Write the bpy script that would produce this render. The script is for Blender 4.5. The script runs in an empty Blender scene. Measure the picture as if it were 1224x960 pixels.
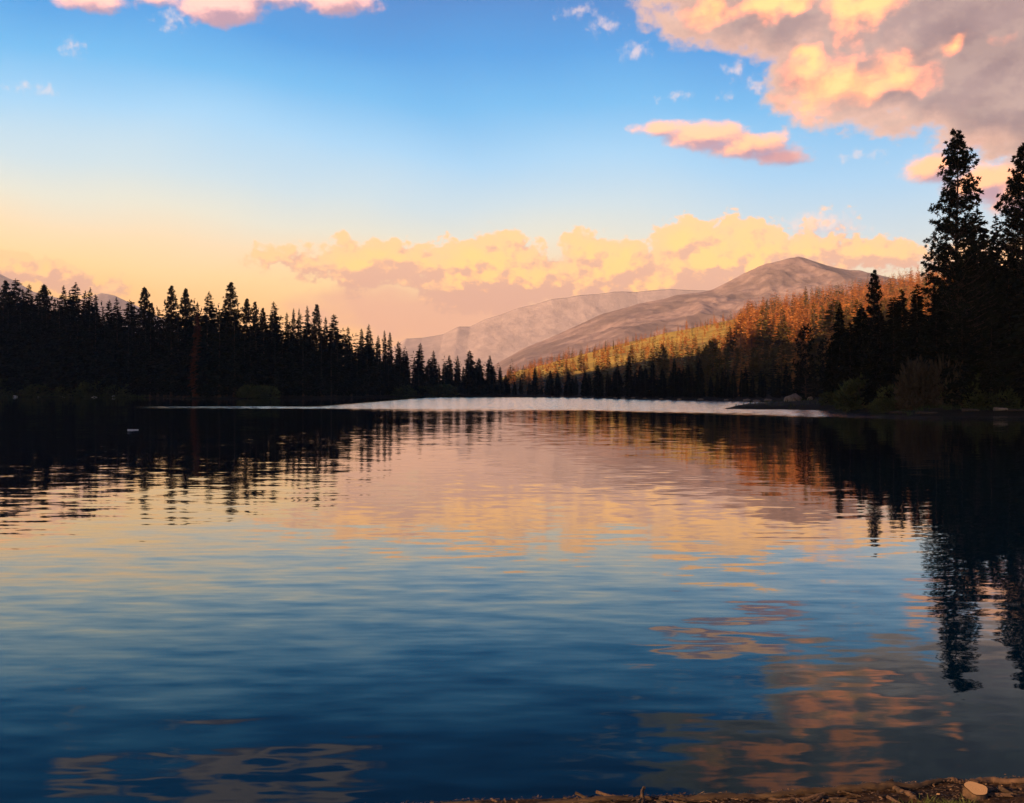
import bpy, math, random
import numpy as np
from mathutils import Vector, Matrix, noise as mnoise

random.seed(7)
RNG = np.random.default_rng(7)
R = math.radians
sc = bpy.context.scene
COL = sc.collection

# ------------------------------------------------------------------ camera
F, CX, HY, EYE = 1201.0, 612.0, 467.0, 2.2      # focal length in photo pixels, centre, horizon line, eye height
cam = bpy.data.cameras.new('camera')
cam_ob = bpy.data.objects.new('camera', cam); COL.objects.link(cam_ob)
cam_ob.location = (0, 0, EYE); cam_ob.rotation_euler = (R(90), 0, 0)
cam.sensor_fit = 'HORIZONTAL'; cam.sensor_width = 36.0; cam.lens = 36.0 * F / 1224.0
cam.shift_y = -(480.0 - HY) / 1224.0
cam.clip_start = 0.05; cam.clip_end = 40000
sc.camera = cam_ob

SUN_EL, SUN_AZ = R(15), math.atan2(-0.9, -0.43)   # azimuth from +Y towards +X (to the sun)
SUN_STRENGTH, SUN_COL = 5.0, (1.0, 0.60, 0.29)
NISH = 0.05
sc.view_settings.view_transform = 'Standard'; sc.view_settings.look = 'None'
sc.view_settings.exposure = 1.0; sc.view_settings.gamma = 1
sc.view_settings.use_curve_mapping = False
sc.cycles.use_denoising = True
sc.cycles.max_bounces = 6; sc.cycles.volume_bounces = 0; sc.cycles.transparent_max_bounces = 8
sc.cycles.sample_clamp_indirect = 6

def hdr(c, k): return (c[0] * k, c[1], c[2], 1)     # sunset light is redder and brighter than the picture can show
def lin(r, g, b):
    f = lambda c: (c / 255 / 12.92) if c <= 10 else ((c / 255 + 0.055) / 1.055) ** 2.4
    return (f(r), f(g), f(b), 1)

# ------------------------------------------------------------------ node helpers
class NT:
    def __init__(s, tree): s.t = tree
    def n(s, typ, **kw):
        nd = s.t.nodes.new(typ)
        for k, v in kw.items(): setattr(nd, k, v)
        return nd
    def set(s, sock, v):
        if isinstance(v, bpy.types.NodeSocket): s.t.links.new(v, sock)
        else: sock.default_value = v
    def m(s, op, a, b=None, c=None, clamp=False):
        nd = s.n('ShaderNodeMath', operation=op, use_clamp=clamp)
        s.set(nd.inputs[0], a)
        if b is not None: s.set(nd.inputs[1], b)
        if c is not None: s.set(nd.inputs[2], c)
        return nd.outputs[0]
    def v(s, op, a, b=None, c=None, out=0):
        nd = s.n('ShaderNodeVectorMath', operation=op)
        s.set(nd.inputs[0], a)
        if b is not None: s.set(nd.inputs[1], b)
        if c is not None: s.set(nd.inputs[2], c)
        return nd.outputs[1] if op in ('LENGTH', 'DOT_PRODUCT', 'DISTANCE') else nd.outputs[0]
    def ss(s, x, a, b, lo=0.0, hi=1.0):
        nd = s.n('ShaderNodeMapRange', interpolation_type='SMOOTHSTEP')
        s.set(nd.inputs[0], x); s.set(nd.inputs[1], a); s.set(nd.inputs[2], b); s.set(nd.inputs[3], lo); s.set(nd.inputs[4], hi)
        return nd.outputs[0]
    def mix(s, f, a, b, mode='MIX'):
        nd = s.n('ShaderNodeMix', data_type='RGBA', blend_type=mode)
        s.set(nd.inputs[0], f); s.set(nd.inputs[6], a); s.set(nd.inputs[7], b)
        return nd.outputs[2]
    def noise(s, vec, scale, detail=4, rough=0.5, dim='3D', out='Fac', lac=2.0):
        nd = s.n('ShaderNodeTexNoise', noise_dimensions=dim)
        if vec is not None: s.set(nd.inputs['Vector'], vec)
        nd.inputs['Scale'].default_value = scale; nd.inputs['Detail'].default_value = detail
        nd.inputs['Roughness'].default_value = rough; nd.inputs['Lacunarity'].default_value = lac
        return nd.outputs[out]
    def ramp(s, f, stops):
        nd = s.n('ShaderNodeValToRGB'); cr = nd.color_ramp
        while len(cr.elements) > 1: cr.elements.remove(cr.elements[-1])
        cr.elements[0].position = stops[0][0]; cr.elements[0].color = stops[0][1]
        for p, c in stops[1:]:
            e = cr.elements.new(p); e.color = c
        s.set(nd.inputs[0], f)
        return nd.outputs[0]
    def xyz(s, x, y, z=0.0):
        nd = s.n('ShaderNodeCombineXYZ')
        s.set(nd.inputs[0], x); s.set(nd.inputs[1], y); s.set(nd.inputs[2], z)
        return nd.outputs[0]

# ------------------------------------------------------------------ sky (world): gradient by elevation, clouds placed by direction
DEG = 180 / math.pi
def ang(px, py):                                     # direction of a photo pixel, as azimuth and elevation in degrees
    u, w = (px - CX) / F, (HY - py) / F
    return math.atan(u) * DEG, math.atan2(w, math.sqrt(1 + u * u)) * DEG
PXD = DEG / F

# cx, cy, rx, ry (photo pixels)
CL_BIG = [(1160, -5, 290, 80), (1010, 85, 95, 70), (1060, 105, 90, 52), (1150, 95, 130, 62), (1260, 70, 170, 95),
          (930, 10, 140, 62), (850, 0, 85, 45), (805, -8, 55, 26), (1330, 60, 220, 120), (1280, -60, 180, 80)]
CL_BANK = [(345, 305, 60, 13), (440, 316, 110, 32), (420, 306, 30, 22), (505, 312, 50, 26), (585, 330, 100, 52),
           (575, 300, 45, 26), (640, 335, 70, 40), (700, 305, 42, 32), (740, 325, 80, 45), (760, 345, 120, 45),
           (815, 292, 50, 34), (850, 315, 80, 50), (890, 282, 42, 30), (905, 312, 55, 42), (965, 300, 50, 30),
           (992, 268, 26, 13), (1040, 306, 75, 24), (1085, 312, 60, 18),
           (18, 322, 34, 20), (55, 330, 50, 18), (110, 342, 50, 13), (-40, 325, 60, 30), (-150, 320, 120, 40),
           (1230, 330, 150, 40)]
CL_SMALL = [(264, 6, 56, 27), (310, -6, 90, 15), (402, 0, 58, 21), (110, 0, 46, 16), (185, -6, 50, 11),
            (796, 154, 48, 12), (846, 163, 62, 20), (892, 174, 64, 18), (934, 186, 50, 13), (1112, 202, 40, 18), (1180, 218, 48, 24), (1222, 228, 50, 30), (1180, 168, 62, 12)]
CL_WISP = [(85, 56, 16, 12), (40, 106, 26, 9), (722, 30, 24, 13), (758, 62, 24, 13), (878, 85, 14, 12), (905, 103, 15, 14), (946, 118, 16, 20), (866, 117, 12, 7),
           (806, 116, 26, 7), (1026, 188, 30, 10), (205, 26, 24, 14), (1190, 190, 40, 8), (690, 12, 30, 12), (985, 268, 50, 20)]
GOLD = [(1000, 100, 66, 34), (1070, 92, 50, 32), (1035, 8, 46, 26), (962, 74, 26, 18), (925, 2, 50, 16), (850, 22, 36, 22), (1150, 44, 30, 16)]

def blob_chain(N, p, blobs, absolute=True):
    acc = None
    for (x, y, rx, ry) in blobs:
        a, e = ang(x, y)
        q = N.v('SUBTRACT', p, (a, e, 0))
        q = N.v('MULTIPLY', q, (1 / (rx * PXD), 1 / (ry * PXD), 0))
        l = N.v('LENGTH', q)
        k = min(rx, ry) * PXD if absolute else 1.0
        d = N.m('MULTIPLY_ADD', l, -k, k)
        acc = d if acc is None else N.m('SMOOTH_MAX', acc, d, 0.25)
    return acc

cg = bpy.data.node_groups.new('cloud_density', 'ShaderNodeTree')
cg.interface.new_socket('P', in_out='INPUT', socket_type='NodeSocketVector')
for nm in ('Big', 'Bank', 'Small', 'Wisp'): cg.interface.new_socket(nm, in_out='OUTPUT', socket_type='NodeSocketFloat')
N = NT(cg)
gi, go = N.n('NodeGroupInput'), N.n('NodeGroupOutput')
P0 = gi.outputs[0]
Pst = N.v('MULTIPLY', P0, (0.72, 1.0, 1.0))
warp = N.noise(Pst, 0.45, 3, 0.55, '2D', 'Color')
warp = N.v('MULTIPLY', N.v('SUBTRACT', warp, (0.5, 0.5, 0.5)), (2.6, 1.5, 0))
Pw = N.v('ADD', P0, warp)
fb = N.noise(N.v('ADD', Pst, (3.1, 7.7, 0)), 0.75, 7, 0.58, '2D')
fb2 = N.noise(N.v('ADD', Pst, (13.1, 2.7, 0)), 1.7, 6, 0.62, '2D')
nb = N.m('SUBTRACT', fb, 0.5); nb2 = N.m('SUBTRACT', fb2, 0.5)
big = N.m('ADD', blob_chain(N, Pw, CL_BIG), N.m('ADD', N.m('MULTIPLY', nb, 2.4), N.m('MULTIPLY', nb2, 0.8)))
Pw2 = N.v('ADD', P0, N.v('MULTIPLY', warp, (0.35, 0.45, 0)))
bank = N.m('ADD', blob_chain(N, Pw2, CL_BANK), N.m('ADD', N.m('MULTIPLY', nb, 2.2), N.m('MULTIPLY', nb2, 1.5)))
small = N.m('ADD', blob_chain(N, N.v('ADD', P0, N.v('MULTIPLY', warp, (0.22, 0.2, 0))), CL_SMALL), N.m('ADD', N.m('MULTIPLY', nb, 0.6), N.m('MULTIPLY', nb2, 0.55)))
fb3 = N.noise(N.v('ADD', P0, (5.1, 1.7, 0)), 1.7, 5, 0.6, '2D')
wisp = N.m('ADD', blob_chain(N, N.v('ADD', P0, N.v('MULTIPLY', warp, (0.3, 0.3, 0))), CL_WISP), N.m('MULTIPLY', N.m('SUBTRACT', fb3, 0.5), 1.8))
for i, s_ in enumerate((big, bank, small, wisp)): cg.links.new(s_, go.inputs[i])

world = bpy.data.worlds.new('World'); sc.world = world; world.use_nodes = True
world.node_tree.nodes.clear()
N = NT(world.node_tree)
tc = N.n('ShaderNodeTexCoord')
dirv = N.v('NORMALIZE', tc.outputs['Generated'])
sx = N.n('ShaderNodeSeparateXYZ'); N.set(sx.inputs[0], dirv)
az = N.m('MULTIPLY', N.m('ARCTAN2', sx.outputs[0], sx.outputs[1]), DEG)
el = N.m('MULTIPLY', N.m('ARCSINE', sx.outputs[2]), DEG)
P = N.xyz(az, el, 0.0)
# clear air
azc = N.m('MINIMUM', N.m('MAXIMUM', az, -45.0), 45.0)
el_eff = N.m('ADD', el, N.m('MULTIPLY', azc, 0.07))
el_eff = N.m('ADD', el_eff, N.m('MULTIPLY', N.m('SUBTRACT', N.noise(N.v('MULTIPLY', P, (0.5, 1, 1)), 0.09, 2, 0.5, '2D'), 0.5), 3.5))
g = N.m('DIVIDE', el_eff, 60.0, clamp=True)
S = lambda e: max(0.0, e / 60.0)
grad = N.ramp(g, [(0.0, hdr(lin(244, 180, 100), 1.25)), (S(4), hdr(lin(248, 204, 116), 1.2)), (S(5.4), hdr(lin(246, 216, 146), 1.1)), (S(7.1), hdr(lin(238, 218, 176), 1.04)), (S(8.6), lin(218, 222, 206)),
                  (S(10.3), lin(186, 214, 224)), (S(12.8), lin(140, 199, 234)), (S(15.6), lin(74, 172, 226)), (S(18.2), lin(4, 144, 212)),
                  (S(21.0), lin(0, 122, 192)), (S(27), lin(0, 68, 144)), (S(38), lin(0, 38, 100)), (S(60), lin(0, 24, 72))])
sky = N.n('ShaderNodeTexSky', sky_type='NISHITA'); sky.sun_disc = False
sky.sun_elevation = SUN_EL; sky.sun_rotation = SUN_AZ
skyc = N.v('SCALE', sky.outputs[0]); skyc.node.inputs['Scale'].default_value = NISH
base = N.mix(0.05, grad, skyc)
d0 = N.n('ShaderNodeGroup'); d0.node_tree = cg; N.set(d0.inputs[0], P)
d1 = N.n('ShaderNodeGroup'); d1.node_tree = cg; N.set(d1.inputs[0], N.v('ADD', P, (-0.35, 0.45, 0)))
def lit(i, a, b): return N.ss(N.m('SUBTRACT', d0.outputs[i], d1.outputs[i]), a, b)
soft = N.noise(N.v('MULTIPLY', P, (0.6, 1, 1)), 0.5, 5, 0.55, '2D')
# thin warm veil low over the far valley
veil = blob_chain(N, P, [(700, 395, 330, 85), (520, 375, 200, 45)], False)
veil = N.m('MULTIPLY', N.ss(N.m('ADD', veil, N.m('MULTIPLY', N.m('SUBTRACT', soft, 0.5), 0.9)), -0.1, 0.6), 0.85)
col = N.mix(veil, base, hdr(lin(216, 164, 138), 1.1))
# bank of clouds along the horizon
a_bank = N.ss(d0.outputs[1], 0.0, 0.38)
elb = N.ss(el, 3.8, 7.6)
deep = N.ss(d0.outputs[1], 0.3, 2.0)
puff = N.noise(N.v('MULTIPLY', P, (0.8, 1.15, 1)), 0.8, 5, 0.55, '2D')
top = N.m('ADD', N.m('MULTIPLY', N.m('SUBTRACT', d0.outputs[1], d1.outputs[1]), 1.0), N.m('MULTIPLY', N.m('SUBTRACT', puff, 0.5), 1.5))
topf = N.ss(N.m('ADD', top, N.m('MULTIPLY', N.m('SUBTRACT', el, 7.0), 0.17)), -0.36, 0.46)
c_bank = N.mix(topf, N.mix(elb, lin(206, 152, 132), lin(220, 168, 142)), N.mix(deep, hdr(lin(250, 202, 140), 1.15), hdr(lin(254, 212, 122), 1.35)))
col = N.mix(N.m('MULTIPLY', a_bank, N.ss(el, 2.2, 6.2, 0.25, 0.96)), col, c_bank)
# small high clouds
a_small = N.ss(d0.outputs[2], 0.0, 0.6)
c_small = N.mix(N.ss(N.m('SUBTRACT', d0.outputs[2], d1.outputs[2]), -0.36, 0.36), lin(168, 138, 156), N.mix(N.ss(el, 12.5, 17.5), hdr(lin(252, 198, 144), 1.4), hdr(lin(238, 198, 184), 1.3)))
col = N.mix(N.m('MULTIPLY', a_small, 0.92), col, c_small)
dusk = N.ss(blob_chain(N, P, [(938, 190, 62, 22), (1180, 170, 80, 18)], False), 0.0, 0.6, 0.0, 0.8)
c_small = N.mix(dusk, c_small, lin(150, 120, 148))
col = N.mix(N.m('MULTIPLY', a_small, 0.92), col, c_small)
a_w = N.m('MULTIPLY', N.ss(d0.outputs[3], 0.0, 0.9), 0.55)
col = N.mix(a_w, col, N.mix(lit(3, -0.5, 0.5), lin(190, 168, 190), lin(244, 212, 200)))
# the big cloud
a_big = N.ss(d0.outputs[0], -0.1, 0.9)
gold = blob_chain(N, N.v('ADD', P, N.v('MULTIPLY', N.v('SUBTRACT', N.noise(P, 0.35, 3, 0.5, '2D', 'Color'), (0.5, 0.5, 0.5)), (4, 3, 0))), GOLD, False)
body = N.noise(N.v('MULTIPLY', P, (0.6, 1, 1)), 0.22, 4, 0.5, '2D')
fine = N.m('SUBTRACT', d0.outputs[0], d1.outputs[0])
gold = N.ss(N.m('ADD', gold, N.m('ADD', N.m('MULTIPLY', N.m('SUBTRACT', body, 0.5), 0.9), N.m('MULTIPLY', fine, 0.28))), -0.08, 1.05)
edge = N.ss(d0.outputs[0], 0.1, 2.2, 1.0, 0.0)
c_big = N.mix(N.ss(body, 0.3, 0.7), lin(118, 100, 108), lin(160, 136, 134))
c_big = N.mix(N.m('MULTIPLY', edge, 0.65), c_big, hdr(lin(240, 196, 168), 1.1))
c_big = N.mix(N.ss(fine, -0.6, 0.6, 0.0, 0.16), c_big, lin(250, 214, 186))
c_big = N.mix(N.m('MULTIPLY', gold, 0.95), c_big, N.mix(N.ss(fine, -0.6, 0.5), hdr(lin(248, 194, 126), 1.7), hdr(lin(255, 212, 134), 3.0)))
col = N.mix(N.m('MULTIPLY', a_big, 0.97), col, c_big)
bg = N.n('ShaderNodeBackground'); N.set(bg.inputs[0], col); bg.inputs[1].default_value = 0.725
out = N.n('ShaderNodeOutputWorld'); world.node_tree.links.new(bg.outputs[0], out.inputs[0])
world.cycles.sampling_method = 'MANUAL'; world.cycles.sample_map_resolution = 512

sun = bpy.data.lights.new('sun', 'SUN'); sun.energy = SUN_STRENGTH; sun.color = SUN_COL; sun.angle = R(0.5)
sun_ob = bpy.data.objects.new('sun', sun); COL.objects.link(sun_ob)
TOSUN = Vector((math.sin(SUN_AZ) * math.cos(SUN_EL), math.cos(SUN_AZ) * math.cos(SUN_EL), math.sin(SUN_EL)))
sun_ob.rotation_euler = TOSUN.to_track_quat('Z', 'Y').to_euler()
sun_ob.location = (-300, 0, 400)

# ------------------------------------------------------------------ object helpers
def tag(o, label=None, cat=None, group=None, kind=None):
    if label: o['label'] = label
    if cat: o['category'] = cat
    if group: o['group'] = group
    if kind: o['kind'] = kind
    return o
def mesh_np(name, verts, faces, mat=None, mats=None, matidx=None, smooth=False):
    me = bpy.data.meshes.new(name)
    verts = np.asarray(verts, np.float32)
    if isinstance(faces, np.ndarray):
        n, k = faces.shape
        me.vertices.add(len(verts)); me.vertices.foreach_set('co', verts.ravel())
        me.loops.add(n * k); me.loops.foreach_set('vertex_index', faces.ravel().astype(np.int32))
        me.polygons.add(n); me.polygons.foreach_set('loop_start', np.arange(0, n * k, k, dtype=np.int32))
        me.update(calc_edges=True)
    else:
        me.from_pydata(verts.tolist(), [], faces)
    for m in (mats or ([mat] if mat else [])): me.materials.append(m)
    if matidx is not None: me.polygons.foreach_set('material_index', np.asarray(matidx, np.int32))
    if smooth: me.polygons.foreach_set('use_smooth', np.ones(len(me.polygons), bool))
    me.validate(); me.update()
    return me
def link(name, me, parent=None, loc=(0, 0, 0), rz=0, scale=None):
    o = bpy.data.objects.new(name, me); COL.objects.link(o)
    o.location = loc; o.rotation_euler = (0, 0, rz)
    if scale is not None: o.scale = scale
    if parent is not None: o.parent = parent
    return o
def mat_new(name):
    m = bpy.data.materials.new(name); m.use_nodes = True
    N = NT(m.node_tree); b = m.node_tree.nodes['Principled BSDF']
    return m, N, b

def fol_mat(name, dark, light, alt=None, spec=0.1, scale=0.5):
    m, N, b = mat_new(name)
    oi = N.n('ShaderNodeObjectInfo'); t = N.n('ShaderNodeTexCoord')
    nz = N.noise(t.outputs['Object'], scale, 4, 0.6)
    c = N.mix(N.ss(nz, 0.32, 0.68), dark, light)
    if alt is not None: c = N.mix(N.m('MULTIPLY', oi.outputs['Random'], 0.8), c, alt)
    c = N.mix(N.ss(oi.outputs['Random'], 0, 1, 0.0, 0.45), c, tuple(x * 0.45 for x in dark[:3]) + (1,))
    N.set(b.inputs['Base Color'], c); b.inputs['Roughness'].default_value = 0.75
    b.inputs['Specular IOR Level'].default_value = spec
    return m
M = {}
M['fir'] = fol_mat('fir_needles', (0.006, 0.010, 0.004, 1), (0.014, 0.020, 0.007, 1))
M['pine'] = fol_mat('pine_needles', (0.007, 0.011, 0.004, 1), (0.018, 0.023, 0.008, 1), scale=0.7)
M['rustshade'] = fol_mat('rust_needles', (0.10, 0.03, 0.012, 1), (0.17, 0.05, 0.02, 1))
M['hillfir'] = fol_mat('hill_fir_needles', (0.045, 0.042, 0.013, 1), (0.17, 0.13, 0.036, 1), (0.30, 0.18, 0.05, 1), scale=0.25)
M['hilldead'] = fol_mat('dead_needles', (0.46, 0.18, 0.05, 1), (0.80, 0.40, 0.11, 1), (0.72, 0.27, 0.07, 1), scale=0.25)
M['hillmix'] = fol_mat('hill_forest_needles', (0.06, 0.045, 0.015, 1), (0.34, 0.15, 0.055, 1), scale=0.06)
M['willow'] = fol_mat('willow_leaves', (0.045, 0.055, 0.015, 1), (0.12, 0.125, 0.038, 1), scale=0.8)
M['brownbush'] = fol_mat('dry_leaves', (0.05, 0.036, 0.018, 1), (0.10, 0.068, 0.032, 1), scale=0.8)
M['grass'] = fol_mat('grass_blades', (0.04, 0.055, 0.016, 1), (0.10, 0.115, 0.035, 1), scale=1.5)
m, N, b = mat_new('bark'); t = N.n('ShaderNodeTexCoord')
nz = N.noise(N.v('MULTIPLY', t.outputs['Object'], (6, 6, 1.2)), 2.0, 5, 0.65)
N.set(b.inputs['Base Color'], N.ramp(nz, [(0.3, (0.03, 0.017, 0.01, 1)), (0.7, (0.13, 0.07, 0.04, 1))])); b.inputs['Roughness'].default_value = 0.9
M['bark'] = m
m, N, b = mat_new('grey_snag_wood'); b.inputs['Base Color'].default_value = (0.16, 0.10, 0.06, 1); b.inputs['Roughness'].default_value = 0.9
M['snag'] = m

# ------------------------------------------------------------------ lake outline and terrain
def W(px, Y): return ((px - CX) / F * Y, Y)
def Zof(py, Y): return EYE + (HY - py) / F * Y
LAKE = [(-60, 1), (-20, 3.2), (-8, 4.3), (-2.0, 5.05), (-0.75, 5.33), (0.1, 5.42), (0.9, 5.46), (1.6, 5.52), (2.15, 5.62), (2.9, 5.72), (4.2, 6.1), (7, 8),
        (20, 24), (38, 50), (50, 72), (49, 82), W(1224, 86.8), W(1150, 86.5), W(1100, 88), W(1066, 93), W(1030, 104), W(985, 113), W(940, 117), W(900, 119), W(865, 121),
        W(872, 127), W(900, 134), W(935, 141), (46, 150), (58, 168), W(958, 192), W(925, 198), W(905, 204), W(870, 214), W(850, 226), W(800, 246), W(750, 277), W(700, 312),
        W(660, 345), W(630, 366), W(600, 390), W(575, 392), W(548, 382), W(520, 378), W(500, 366), W(470, 350), W(440, 330), W(400, 300), W(370, 283), W(320, 276),
        W(280, 268), W(230, 276), W(190, 300), W(150, 318), W(100, 326), W(40, 338), W(-40, 348), (-230, 340), (-215, 200), (-160, 60)]
LK = np.array(LAKE)
def lake_dist(x, y):
    x = np.asarray(x, float).ravel(); y = np.asarray(y, float).ravel()
    d2 = np.full(x.shape, 1e18); ins = np.zeros(x.shape, bool)
    for i in range(len(LK)):
        (ax, ay), (bx, by) = LK[i], LK[(i + 1) % len(LK)]
        ex, ey = bx - ax, by - ay
        t = np.clip(((x - ax) * ex + (y - ay) * ey) / (ex * ex + ey * ey), 0, 1)
        d2 = np.minimum(d2, (x - ax - t * ex) ** 2 + (y - ay - t * ey) ** 2)
        c = ((ay > y) != (by > y))
        with np.errstate(divide='ignore', invalid='ignore'):
            ins ^= c & (x < (bx - ax) * (y - ay) / np.where(by == ay, 1e-9, by - ay) + ax)
    d = np.sqrt(d2)
    return np.where(ins, -d, d)
def sstep(a, b, x):
    t = np.clip((x - a) / (b - a), 0, 1); return t * t * (3 - 2 * t)

# value noise (tileable lattice), for terrain
_lat = RNG.random((512, 512))
def vnoise(x, y):
    xi, yi = np.floor(x).astype(int), np.floor(y).astype(int); fx, fy = x - xi, y - yi
    fx = fx * fx * (3 - 2 * fx); fy = fy * fy * (3 - 2 * fy)
    g = lambda a, b: _lat[a % 512, b % 512]
    return (g(xi, yi) * (1 - fx) + g(xi + 1, yi) * fx) * (1 - fy) + (g(xi, yi + 1) * (1 - fx) + g(xi + 1, yi + 1) * fx) * fy
def fbm(x, y, o=5, gain=0.5):
    s, a, n = 0, 1, 0
    for k in range(o):
        s = s + a * vnoise(x * 2 ** k + 17.3 * k, y * 2 ** k + 5.1 * k); n += a; a *= gain
    return s / n
def ridged(x, y, o=6, gain=0.55):
    s, a, n = 0, 1, 0
    for k in range(o):
        s = s + a * (1 - np.abs(2 * vnoise(x * 2 ** k + 31.7 * k, y * 2 ** k + 11.9 * k) - 1)); n += a; a *= gain
    return s / n

RX = [-2000, -300, -120, -60, -10, 6, 62, 133, 183, 239, 282, 345, 433, 700, 1200, 5000]
RZ = [0, 0, 0, 2, 8, 15.5, 30, 47, 57, 67, 76, 88, 103, 155, 200, 200]
YR = 850.0
def height(x, y):
    sh = np.shape(x); x = np.asarray(x, float).ravel(); y = np.asarray(y, float).ravel()
    s = lake_dist(x, y)
    pos = np.maximum(s, 0); neg = np.minimum(s, 0)
    dist = np.hypot(x, y)
    k = np.clip(dist / 60, 0.12, 1.0)                                   # finer relief close by
    z = 0.45 * k * (1 - np.exp(-pos / (1.6 * k))) + 0.025 * np.minimum(pos, 120) * sstep(8, 60, dist) + 0.02 * np.minimum(pos, 8)
    z = z + np.maximum(neg * 0.3, -3.0)
    land = sstep(0, 25, pos) * sstep(30, 90, dist)
    z = z + land * 2.4 * (fbm(x / 28, y / 28) - 0.45)
    z = z + sstep(0, 1.0, pos) * sstep(30, 60, dist) * 0.5 * (fbm(x / 2.3, y / 2.3) - 0.4) * (s > 0)
    near = 1 - sstep(9, 16, dist)
    z = z + near * 0.055 * (fbm(x / 0.22, y / 0.22, 4) - 0.5) * sstep(-0.05, 0.15, s)
    # the hill beyond the far shore
    ys = np.interp(x, [-100, 0, 30, 60, 120, 400], [470, 420, 320, 215, 190, 190])
    t = np.clip((y - ys) / (YR - ys), 0, 1)
    back = 1 - 0.9 * sstep(YR + 20, 2600, y)
    hz = np.interp(x, RX, RZ) * np.where(y < YR, t ** 1.15, 1) * back
    hz = hz + sstep(0.15, 0.6, t) * 7 * (fbm(x / 70 + 3, y / 70) - 0.5) * sstep(0, 40, x) * back
    z = z + hz * (s > 0)
    # unseen ridge added left of the lake, shaped to cast evening shade on the shores
    Hl = (252 + 45 * (1 - sstep(-260, -190, y))) * (1 - sstep(120, 300, y)) * sstep(-330, -262, y)
    z = z + Hl * np.exp(-((x + 660) / 90) ** 2) * (0.97 + 0.08 * fbm(x / 120, y / 120))
    return z.reshape(sh)
def H(x, y): return float(height(np.array([x]), np.array([y]))[0])

def spaced(segs):
    o = []
    for a, b, st in segs: o += list(np.arange(a, b, st))
    return o
gx = [-5000, -4000, -3200, -2500, -2000, -1600, -1300] + spaced([(-1050, -400, 35), (-400, -160, 10), (-160, -4, 3), (-4, -1.5, .25), (-1.5, 4.4, .035), (4.4, 8, .3), (8, 130, 2), (130, 500, 8), (500, 1000, 40)]) + [1000, 1300, 1800, 2500, 3300, 4200, 5000]
gy = [-1500, -1200, -900, -700] + spaced([(-550, -40, 50), (-40, 4, 4), (4, 4.8, .1), (4.8, 6.2, .03), (6.2, 9, .3), (9, 150, 1.5), (150, 420, 3), (420, 1000, 10)]) + [1000, 1100, 1250, 1450, 1700, 2000, 2500, 3000, 3700, 4500, 5500, 7400]
def grid_mesh(name, gx, gy, fn, mat):
    X, Y = np.meshgrid(np.array(gx, float), np.array(gy, float)); Z = fn(X, Y)
    nx, ny = len(gx), len(gy)
    idx = np.arange(nx * ny).reshape(ny, nx)
    f = np.stack([idx[:-1, :-1], idx[:-1, 1:], idx[1:, 1:], idx[1:, :-1]], -1).reshape(-1, 4)
    return mesh_np(name, np.stack([X, Y, Z], -1).reshape(-1, 3), f, mat, smooth=True)

m, N, b = mat_new('ground_cover'); geo = N.n('ShaderNodeNewGeometry'); pos = geo.outputs['Position']
sp = N.n('ShaderNodeSeparateXYZ'); N.set(sp.inputs[0], pos)
n1 = N.noise(pos, 0.035, 6, 0.6); n2 = N.noise(pos, 0.35, 5, 0.65); n3 = N.noise(pos, 9.0, 6, 0.7)
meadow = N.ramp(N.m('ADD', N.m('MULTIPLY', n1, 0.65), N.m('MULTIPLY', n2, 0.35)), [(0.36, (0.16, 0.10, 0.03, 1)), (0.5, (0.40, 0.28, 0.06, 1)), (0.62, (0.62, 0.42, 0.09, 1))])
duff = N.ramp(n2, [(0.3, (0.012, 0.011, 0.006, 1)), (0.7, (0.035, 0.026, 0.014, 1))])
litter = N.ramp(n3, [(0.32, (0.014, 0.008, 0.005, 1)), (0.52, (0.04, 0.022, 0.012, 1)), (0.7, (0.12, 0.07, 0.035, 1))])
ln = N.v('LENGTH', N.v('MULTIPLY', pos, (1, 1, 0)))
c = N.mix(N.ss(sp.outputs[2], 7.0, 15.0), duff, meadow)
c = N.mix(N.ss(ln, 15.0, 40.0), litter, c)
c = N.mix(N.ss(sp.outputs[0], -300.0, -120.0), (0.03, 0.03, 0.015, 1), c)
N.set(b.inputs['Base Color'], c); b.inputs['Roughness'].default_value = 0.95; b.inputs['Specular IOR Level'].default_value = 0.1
bp = N.n('ShaderNodeBump'); bp.inputs['Strength'].default_value = 0.5; bp.inputs['Distance'].default_value = 0.02
N.set(bp.inputs['Height'], n3); N.set(b.inputs['Normal'], bp.outputs[0])
M['ground'] = m
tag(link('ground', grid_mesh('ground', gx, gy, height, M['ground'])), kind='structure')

# ------------------------------------------------------------------ water
m, N, b = mat_new('lake_water'); geo = N.n('ShaderNodeNewGeometry'); pos = geo.outputs['Position']
def slopes(sx_, sy_, scale, detail, amp, off):
    c = N.noise(N.v('ADD', N.v('MULTIPLY', pos, (sx_, sy_, 1)), off), scale, detail, 0.5, '2D', 'Color')
    return N.v('MULTIPLY', N.v('SUBTRACT', c, (0.5, 0.5, 0.5)), (amp * 0.55, amp, 0))
small_w = N.v('ADD', slopes(0.4, 1.15, 2.4, 2.5, 0.05, (3, 9, 0)), slopes(0.3, 1.0, 6.0, 2, 0.03, (8, 4, 0)))
mid_w = slopes(0.4, 1.0, 0.6, 2, 0.022, (13, 1, 0))
wide_w = slopes(0.5, 1.0, 0.07, 1, 0.008, (23, 5, 0))
calm = N.v('ADD', N.v('ADD', small_w, mid_w), wide_w)
patchy = N.ss(N.noise(N.v('MULTIPLY', pos, (0.35, 1, 1)), 0.05, 3, 0.5, '2D'), 0.35, 0.68, 0.55, 1.25)
calm = N.v('SCALE', calm); N.set(calm.node.inputs['Scale'], patchy)
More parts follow.
